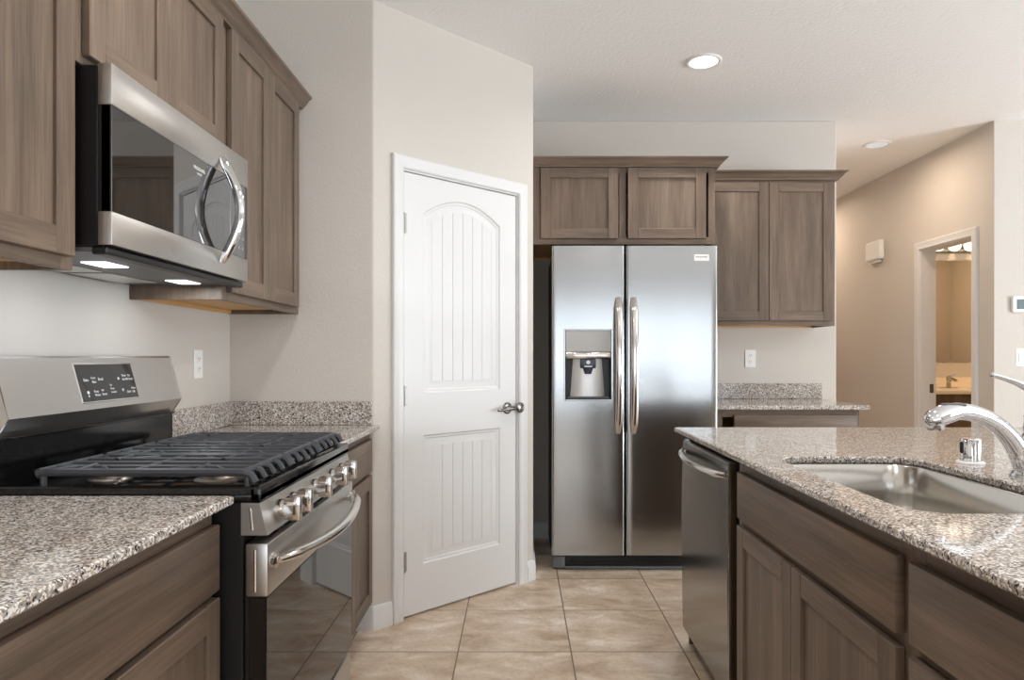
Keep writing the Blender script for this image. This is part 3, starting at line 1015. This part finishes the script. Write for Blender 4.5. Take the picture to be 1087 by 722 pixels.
nz = obj('dispenser_nozzle', mb, mat('smoked_plastic', srgb(58, 64, 76), 0.15), dp); nz['label'] = 'dark blue-grey water nozzle'
mb = MB(); mb.lathe([(.011, 0), (.011, .002)], (cx, FY - .002, 1.185), 'y', 16); mb.box(cx - .022, cx + .022, FY - .0015, FY + .002, 1.158, 1.165, .001)
obj('nozzle_marking', mb, PRINT, dp)
mb = MB(); mb.box(DX0 + .02, DX1 - .02, FY + .004, FY + .045, DZ0 + .012, DZ0 + .018, .002)
obj('drip_tray', mb, GREYPL, dp)
for x, par in ((.5595, fl), (.6455, frd)):
    mb = MB(); pts = []
    for k in range(15):
        t = k / 14
        pts.append((x, FY - .006 - .048 * math.sin(PI * t) ** .6, .785 + .765 * t))
    mb.tube(pts, [.014] + [.0215] * 13 + [.014], 16, 0, 2, 0.55, (1, 0, 0))
    for z in (.792, 1.543):
        mb.lathe([(.011, -.014), (.013, .010)], (x, FY + .002, z), 'y', 14)
    obj('handle', mb, POLISHED, par)
mb = MB(); mb.box(.988, 1.072, FY - .002, FY + .006, 1.758, 1.793, .001)
bg = obj('badge', mb, WHITEPL, frd); bg['label'] = 'small white name badge'
mb = MB(frame('back', 0, FY - .0022)); text_into(mb, 'FRIGIDAIRE', .0135, Matrix.Translation((1.030, 1.776, 0)), .0003, 'CENTER')
obj('lettering', mb, PRINTDK, bg, 0)
mb = MB(); mb.box(.19, 1.12, 3.880, 3.915, .012, .090, .006, 0, 2)
gr = obj('base_grille', mb, BLACK, fr)
mb = MB()
for k in range(5):
    mb.box(.29, 1.10, 3.874, 3.882, .030 + k * .010, .0345 + k * .010, .001)
obj('slat', mb, DARKBODY, gr)
mb = MB(); mb.box(.188, .262, 3.862, 3.885, .010, .084, .012, 0, 3); mb.box(.26, 1.12, 3.868, 3.885, .006, .020, .004, 0, 2)
g_ = obj('toe_cover', mb, GREYPL, gr); g_['label'] = 'grey foot cover at the grille end'
for x in (.20, 1.01):
    mb = MB(); mb.box(x, x + .10, 3.895, 4.0, 1.8125, 1.838, .006)
    obj('hinge_cover', mb, GREYPL, fr)

# cabinet over the refrigerator
FBK = frame('back', 0, 3.880)
wall_cabinet(FBK, BX + .004, 1.121, 1.859, 2.318, YB - 3.880 - .002, 'wide brown cabinet above the refrigerator',
             [(.122, .565, 1.890, 2.293), (.620, 1.065, 1.890, 2.293)], (.6, YB, 1.859), (.592,))
CRB = [(0.0, 2.297), (0.020, 2.297), (0.0215, 2.304), (0.027, 2.308), (0.036, 2.318), (0.049, 2.335), (0.058, 2.339), (0.061, 2.347), (0.0, 2.347)]
mb = MB()
mb.sweep([(BX + .004, 3.8795), (1.1215, 3.8795), (1.1215, YB - .001)], CRB)
tag(obj('crown_molding', mb, WH), 'brown crown molding on the cabinet above the refrigerator', 'molding')
# wall cabinet right of the refrigerator
FBW = frame('back', 0, 4.250)
wall_cabinet(FBW, 1.1275, 1.977, 1.410, 2.335, YB - 4.250 - .002, 'tall two-door brown wall cabinet right of the refrigerator',
             [(1.150, 1.5565, 1.442, 2.305), (1.5605, 1.957, 1.442, 2.305)], (1.55, YB, 1.41))
mb = MB()
mb.sweep([(1.186, 4.2495), (1.9775, 4.2495), (1.9775, YB - .001)], [(o, z + .024) for o, z in CRB])
tag(obj('crown_molding', mb, WH), 'brown crown molding on the tall cabinet right of the refrigerator', 'molding')
# base cabinet and counter right of the refrigerator
FBB = frame('back', 0, 3.965)
base_cabinet(FBB, 1.150, 1.990, YB - 3.965 - .003, .909, 'brown base cabinet right of the refrigerator under the far counter',
             [dict(kind='drawer', a=(1.252, 1.968), b=(.735, .878), rails=[.722]),
              dict(kind='door', a=(1.252, 1.608), b=(.135, .712)), dict(kind='door', a=(1.612, 1.968), b=(.135, .712))], (1.55, YB, 0))
mb = MB(); mb.slab([(1.14, 3.915), (2.026, 3.915), (2.026, YB - .001), (1.14, YB - .001)], .9095, .934, (), .004)
tag(obj('countertop', mb, GRANITE), 'small speckled granite countertop right of the refrigerator', 'countertop')
mb = MB(); mb.box(1.14, 2.026, YB - .0205, YB - .0005, .9345, 1.038, .002)
tag(obj('backsplash', mb, GRANITE), 'granite backsplash strip on the back wall right of the refrigerator', 'backsplash')

# ------------------------------------------------------------------ island
XI = 0.71                      # face frame plane; fronts reach X = 0.69
FI = frame('right', XI, 0)
DI = 0.58
base_cabinet(FI, -2.185, -1.222, DI, GT, 'brown island sink cabinet with a wide false drawer front',
             [dict(kind='drawer', a=(-2.150, -1.245), b=(.7065, .8516), rails=[.695], name='false_drawer_front'),
              dict(kind='door', a=(-2.150, -1.724), b=(.135, .683)), dict(kind='door', a=(-1.7205, -1.245), b=(.135, .683))], (XI + .3, 1.7, 0))
base_cabinet(FI, -1.2205, -0.62, DI, GT, 'brown island drawer cabinet nearest the camera on the right',
             [dict(kind='drawer', a=(-1.203, -0.64), b=(.7065, .8516), rails=[.695]),
              dict(kind='drawer', a=(-1.203, -0.64), b=(.415, .685), rails=[.405]), dict(kind='drawer', a=(-1.203, -0.64), b=(.135, .395))], (XI + .3, .9, 0))
mb = MB(); mb.box(XI + .012, XI + DI, 2.869, 2.888, 0.0, GT - .001, .001)
tag(obj('end_panel', mb, WV), 'brown end panel closing the island beside the dishwasher', 'panel')
mb = MB(); mb.box(XI + DI + .004, XI + DI + .30, 0.6, 2.86, 0, GT - .001)
struct('wall_island', mb, WALL, 'low wall carrying the back of the island counter', 'wall')
SK = rrect(.765, 1.175, 1.305, 2.045, .085, 8)
IX = .665
mb = MB(); mb.slab([(IX, .55), (2.25, .55), (2.25, 2.905), (IX, 2.905)], .8935, .914, [SK], .004)
tag(obj('countertop', mb, GRANITE), 'large speckled granite island countertop around the sink', 'countertop')
# sink
sk = thing('kitchen_sink', 'undermount stainless steel single-bowl sink in the island', 'sink', (.97, 1.675, .70))
mb = MB()
loops = []
for ins, z in ((-.022, .8930), (.0, .8930), (.0035, .889), (.007, .80), (.012, .735), (.024, .712), (.05, .704), (.12, .701)):
    loops.append([(x, y, z) for x, y in inset(SK, ins)])
for ins, z in ((.12, .699), (.049, .702), (.022, .710), (.010, .734), (.005, .80), (.0015, .887), (.0, .8915), (-.022, .8915)):
    loops.append([(x, y, z) for x, y in inset(SK, ins)])
mb.loft(loops + [loops[0]], 0, caps=False)
mb.loft([[(x, y, z) for x, y in inset(SK, .12)] for z in (.701, .699)], 0)
obj('bowl', mb, SINKSTEEL, sk, 50)
mb = MB(); mb.lathe([(.055, .7012), (.055, .704), (.045, .7045), (.04, .7035), (.001, .7035)], (.97, 1.72, 0), 'z', 28)
obj('drain', mb, POLISHED, sk)
# faucet
fx, fy, fz = 1.289, 1.712, .9142
fa = thing('kitchen_faucet', 'chrome pull-out kitchen faucet behind the island sink', 'faucet', (fx, fy, fz))
mb = MB(); mb.lathe([(.040, 0), (.040, .004), (.037, .010), (.033, .013)], (fx - .004, fy, fz), 'z', 32); obj('base', mb, CHROME, fa)
mb = MB()
mb.lathe([(.030, .010), (.028, .03), (.0275, .07), (.029, .085), (.026, .098), (.021, .108), (.012, .113), (.001, .114)], (fx + .012, fy + .004, fz), 'z', 32)
obj('body', mb, CHROME, fa)
mb = MB()
mb.tube([(fx - .012, fy, fz + .012), (fx - .026, fy - .002, fz + .052), (fx - .058, fy - .010, fz + .098), (fx - .105, fy - .024, fz + .136),
         (fx - .165, fy - .042, fz + .160), (fx - .215, fy - .056, fz + .168), (fx - .238, fy - .062, fz + .165)],
        [.0235, .0245, .0230, .0210, .0205, .0212, .0220], 18, 0, 5)
obj('spout', mb, CHROME, fa)
mb = MB()
mb.tube([(fx - .232, fy - .060, fz + .166), (fx - .262, fy - .068, fz + .160), (fx - .288, fy - .075, fz + .151), (fx - .302, fy - .079, fz + .145), (fx - .307, fy - .080, fz + .142)],
        [.0225, .0245, .0235, .0165, .006], 18, 0, 5)
mb.lathe([(.017, -.028), (.0205, -.022), (.0205, .0)], (fx - .284, fy - .074, fz + .152), 'z', 20)
sh = obj('spray_head', mb, CHROME, fa)
mb = MB(); mb.box(fx - .262, fx - .205, fy - .073, fy - .055, fz + .180, fz + .1885, .004, 0, 2)
sb = obj('spray_button', mb, GREYPL, sh); sb['label'] = 'grey spray button'
mb = MB()
mb.lathe([(.018, .108), (.0205, .118), (.0195, .130), (.016, .142), (.019, .152)], (fx + .010, fy + .004, fz), 'z', 24)
mb.tube([(fx + .010, fy + .004, fz + .148), (fx + .014, fy + .004, fz + .170), (fx + .016, fy + .003, fz + .192), (fx + .004, fy + .0, fz + .214), (fx - .028, fy - .004, fz + .232), (fx - .064, fy - .008, fz + .245), (fx - .100, fy - .012, fz + .255)],
        [.018, .0155, .0145, .0115, .0085, .0068, .0060], 16, 0, 5)
mb.lathe([(.001, -.007), (.005, -.005), (.0072, 0), (.005, .005), (.001, .007)], (fx - .102, fy - .012, fz + .2555), 'z', 14)
obj('handle', mb, CHROME, fa)
# air gap
ag = thing('sink_air_gap', 'short chrome air gap cap standing beside the faucet', 'air gap', (1.281, 1.925, fz))
mb = MB(); mb.lathe([(.036, 0), (.036, .003), (.033, .006), (.027, .0065)], (1.281, 1.925, fz), 'z', 28)
b_ = obj('base', mb, WHITEPL, ag); b_['label'] = 'white base gasket'
mb = MB(); mb.lathe([(.0265, .006), (.0265, .066), (.0250, .070), (.018, .0715), (.001, .072)], (1.281, 1.925, fz), 'z', 32); obj('cap', mb, CHROME, ag)
mb = MB(); mb.box(1.249, 1.2570, 1.918, 1.926, fz + .028, fz + .062, .003); obj('vent_slot', mb, BLACK, ag)

# dishwasher
dwt = thing('dishwasher', 'stainless dishwasher built into the end of the island', 'dishwasher', (1.0, 2.53, 0))
DA0, DA1 = -2.866, -2.216
FDW = frame('right', .69, 0)
mb = MB(FDW); mb.box(DA0 + .010, DA1 - .024, .03, .884, -.55, -.045); obj('tub', mb, BLACK, dwt)
mb = MB(FDW)
zs = [.070, .075, .12, .3, .5, .7, .83, .866, .872]
prof = [(-.030, .070)] + [(-.006, .072), (-.001, .080), (0, .12), (.004, .45), (.004, .60), (0, .80), (-.002, .858), (-.010, .868), (-.030, .870)]
mb.loft([[(a, z, c) for c, z in prof] for a in (DA0 + .004, DA1 - .020)])
dd = obj('door', mb, DWSTEEL, dwt, 30)
mb = MB(FDW)
mb.loft([[(a, z, c - (.0 if i else .0)) for i, (c, z) in enumerate([(-.044, .070), (-.031, .070), (-.031, .869), (-.044, .869)])] for a in (DA0 + .004, DA1 - .012)])
obj('door_liner', mb, BLACK, dd)
mb = MB(FDW); mb.box(DA1 - .0195, DA1 - .014, .072, .866, -.028, .001, .001)
obj('edge_trim', mb, POLISHED, dd)
mb = MB(FDW); pts = []
for k in range(13):
    t = k / 12
    pts.append((DA0 + .028 + (.590) * t, .822 - .006 * math.sin(PI * t), .006 + .042 * math.sin(PI * t) ** .6))
mb.tube(pts, [.010] + [.0135] * 11 + [.010], 14, 0, 3, .8, (0, 1, 0))
for a in (DA0 + .030, DA0 + .616):
    mb.lathe([(.012, -.008), (.012, .010)], (a, .822, 0), 'z', 14)
hd = obj('handle', mb, POLISHED, dd); hd['label'] = 'bowed polished bar handle'
mb = MB(FDW); mb.box(DA0 + .004, DA1 - .006, .0, .066, -.062, -.050, .002); obj('toe_panel', mb, DARKGAP, dwt)

# ------------------------------------------------------------------ wall plates
def outlet(M, label, two_switch=False):
    t = thing('wall_outlet', label, 'outlet', M.to_translation())
    MW[t.name] = Matrix.Translation(M.to_translation())
    m = MB(M); m.slab(rrect(-.036, .036, -.058, .058, .006, 3), 0.0003, .006, (), .002); obj('cover_plate', m, WHITEPL, t)
    for z in (-.02, .02):
        m = MB(M); m.slab(rrect(-.016, .016, z - .015, z + .015, .008, 4), .006, .0085, (), .0006)
        r = obj('receptacle', m, WHITEPL, t)
        m = MB(M)
        for x in (-.006, .006):
            m.box(x - .0012, x + .0012, z - .002, z + .007, .0085, .0088)
        m.lathe([(.0022, .0085), (.0022, .0088)], (0, z - .008, 0), 'z', 10)
        obj('slot', m, SLOT, r)
    return t


outlet(frame('left', XL, 2.715) @ Matrix.Translation((0, 1.186, 0)), 'white wall outlet on the left wall right of the range')
outlet(frame('back', 1.552, YB) @ Matrix.Translation((0, 1.204, 0)), 'white wall outlet above the far counter right of the refrigerator')
M = frame('back', 3.390, YB) @ Matrix.Translation((0, 1.212, 0))
t = thing('light_switch', 'white rocker light switch below the thermostat', 'switch', M.to_translation())
m = MB(M); m.slab(rrect(-.058, .058, -.060, .060, .006, 3), .0003, .006, (), .002); obj('cover_plate', m, WHITEPL, t)
for x in (-.023, .023):
    m = MB(M); m.box(x - .016, x + .016, -.034, .034, .005, .010, .002); obj('rocker', m, WHITEPL, t)
M = frame('back', 3.370, YB) @ Matrix.Translation((0, 1.567, 0))
t = thing('thermostat', 'white digital thermostat on the right wall above the switch', 'thermostat', M.to_translation())
m = MB(M); m.slab(rrect(-.072, .072, -.054, .054, .012, 4), .0003, .024, (), .004); obj('body', m, WHITEPL, t)
m = MB(M); m.box(-.045, .035, -.033, .034, .022, .0255, .002); obj('screen', m, LCD, t)['label'] = 'grey-green display screen'
# door chime
M = frame('right', XH, 6.03) @ Matrix.Translation((0, 2.157, 0))
t = thing('door_chime', 'small white door chime box high on the tan hall wall', 'door chime', M.to_translation())
m = MB(M); m.slab(rrect(-.125, .125, -.085, .085, .02, 4), .0003, .05, (), .012); obj('cover', m, WHITEPL, t)
m = MB(M); m.slab(rrect(-.10, .08, -.110, -.086, .008, 4), .0003, .03, (), .004); obj('sound_opening', m, WHITEPL, t)

# ------------------------------------------------------------------ ceiling lights
def can_light(x, y, label, lens, r=.075):
    t = thing('recessed_light', label, 'ceiling light', (x, y, H))
    m = MB(); m.lathe([(r + .020, -.0005), (r + .020, -.004), (r + .012, -.009), (r, -.007), (r, -.002)], (x, y, H), 'z', 36); obj('trim_ring', m, WHITEPL, t)
    m = MB(); m.lathe([(r - .001, -.0005), (r - .001, -.0045), (.001, -.0055)], (x, y, H), 'z', 36); ln = obj('lens', m, lens, t)
    return t


can_light(.991, 3.641, 'lit round recessed light in the ceiling before the refrigerator', LIGHTON)
can_light(2.67, 5.06, 'dim round recessed light in the hall ceiling', LIGHTDIM)
can_light(2.67, 7.0, 'dim round recessed light added out of view deeper in the hall', LIGHTDIM)  # out of view, added with the next lamp to brighten the hall walls
area_light('hall_can', (2.67, 7.0, H - .02), (0, 0, 0), .14, .14, 13, (1, .80, .62), 175)
area_light('kitchen_can', (.991, 3.641, H - .02), (0, 0, 0), .14, .14, 10, (1, .98, .95), 160)
area_light('hall_can', (2.67, 5.06, H - .02), (0, 0, 0), .14, .14, 9, (1, .80, .62), 175)
for x, y in ((-.30, 1.6), (.99, 1.6), (-.30, -.6), (.99, -.6)):  # the pair behind the camera is invented to light the room
    can_light(x, y, {(-.30, 1.6): 'lit recessed light above the aisle before the range', (.99, 1.6): 'lit recessed light above the island sink', (-.30, -.6): 'lit recessed light added behind the camera on the left', (.99, -.6): 'lit recessed light added behind the camera on the right'}[(x, y)], LIGHTON)
    area_light('kitchen_can', (x, y, H - .02), (0, 0, 0), .14, .14, 10, (1, .98, .95), 160)

# ------------------------------------------------------------------ bathroom
va = thing('bathroom_vanity', 'white bathroom vanity seen through the far doorway', 'vanity', (4.3, 6.22, 0))
mb = MB(); mb.box(3.45, 5.2, 5.985, BW - .003, 0.09, .885, .003); mb.box(3.45, 5.2, 6.05, BW - .003, 0, .09)
obj('cabinet', mb, WV, va)
mb = MB(); mb.box(XH + T + .002, 5.29, 5.95, BW - .002, .8855, .925, .006, 0, 2); mb.box(XH + T + .002, 5.29, BW - .022, BW - .002, .925, 1.02, .003)
vt = obj('vanity_top', mb, mat('cultured_marble', srgb(240, 228, 210), .2), va); vt['label'] = 'cream vanity top'
bf = thing('bathroom_faucet', 'small metal faucet on the bathroom vanity', 'faucet', (3.98, 6.28, .925))
mb = MB(); mb.box(3.905, 4.055, 6.26, 6.31, .9255, .937, .005, 0, 2); mb.tube([(3.98, 6.285, .935), (3.98, 6.28, .99), (3.985, 6.24, 1.01), (3.99, 6.18, .995)], [.022, .018, .015, .012], 14, 0, 4)
obj('body', mb, POLISHED, bf)
mb = MB(); mb.lathe([(.018, .0), (.022, .02), (.018, .04), (.008, .046)], (3.98, 6.285, .995), 'z', 16); mb.tube([(3.98, 6.285, 1.03), (4.03, 6.25, 1.05)], [.009, .006], 10)
obj('handle', mb, POLISHED, bf)
mb = MB(); mb.box(3.55, 5.2, BW - .008, BW - .001, 1.17, 2.138)
tag(obj('vanity_mirror', mb, MIRROR), 'plain rectangular bathroom mirror above the vanity', 'mirror')
vl = thing('vanity_light', 'lit vanity light bar with round globes above the mirror', 'light', (4.25, BW, 2.27))
mb = MB(); mb.box(3.86, 4.64, BW - .03, BW - .002, 2.215, 2.315, .004); obj('bar', mb, NICKEL, vl)
for k in range(5):
    x = 3.95 + k * .15
    prof = [(.001, -.056)] + [(.056 * math.cos(a), .056 * math.sin(a)) for a in [(-80 + 16 * i) * PI / 180 for i in range(11)]] + [(.001, .056)]
    m = MB(); m.lathe([(.02, 0), (.02, .05)], (x, BW - .08, 2.265), 'y', 12); m2 = MB()
    m2.lathe(prof, (x, BW - .115, 2.265), 'y', 20)
    sk_ = obj('socket', m, POLISHED, vl); obj('globe', m2, BULB, sk_, 60)

can_light(4.35, 5.5, 'unseen recessed light added to brighten the bathroom', LIGHTON)  # unseen fitting and lamp, added to lift the dark bathroom walls
area_light('bathroom_fill', (4.35, 5.5, H - .02), (0, 0, 0), .14, .14, 25, (1, .70, .42), 170)
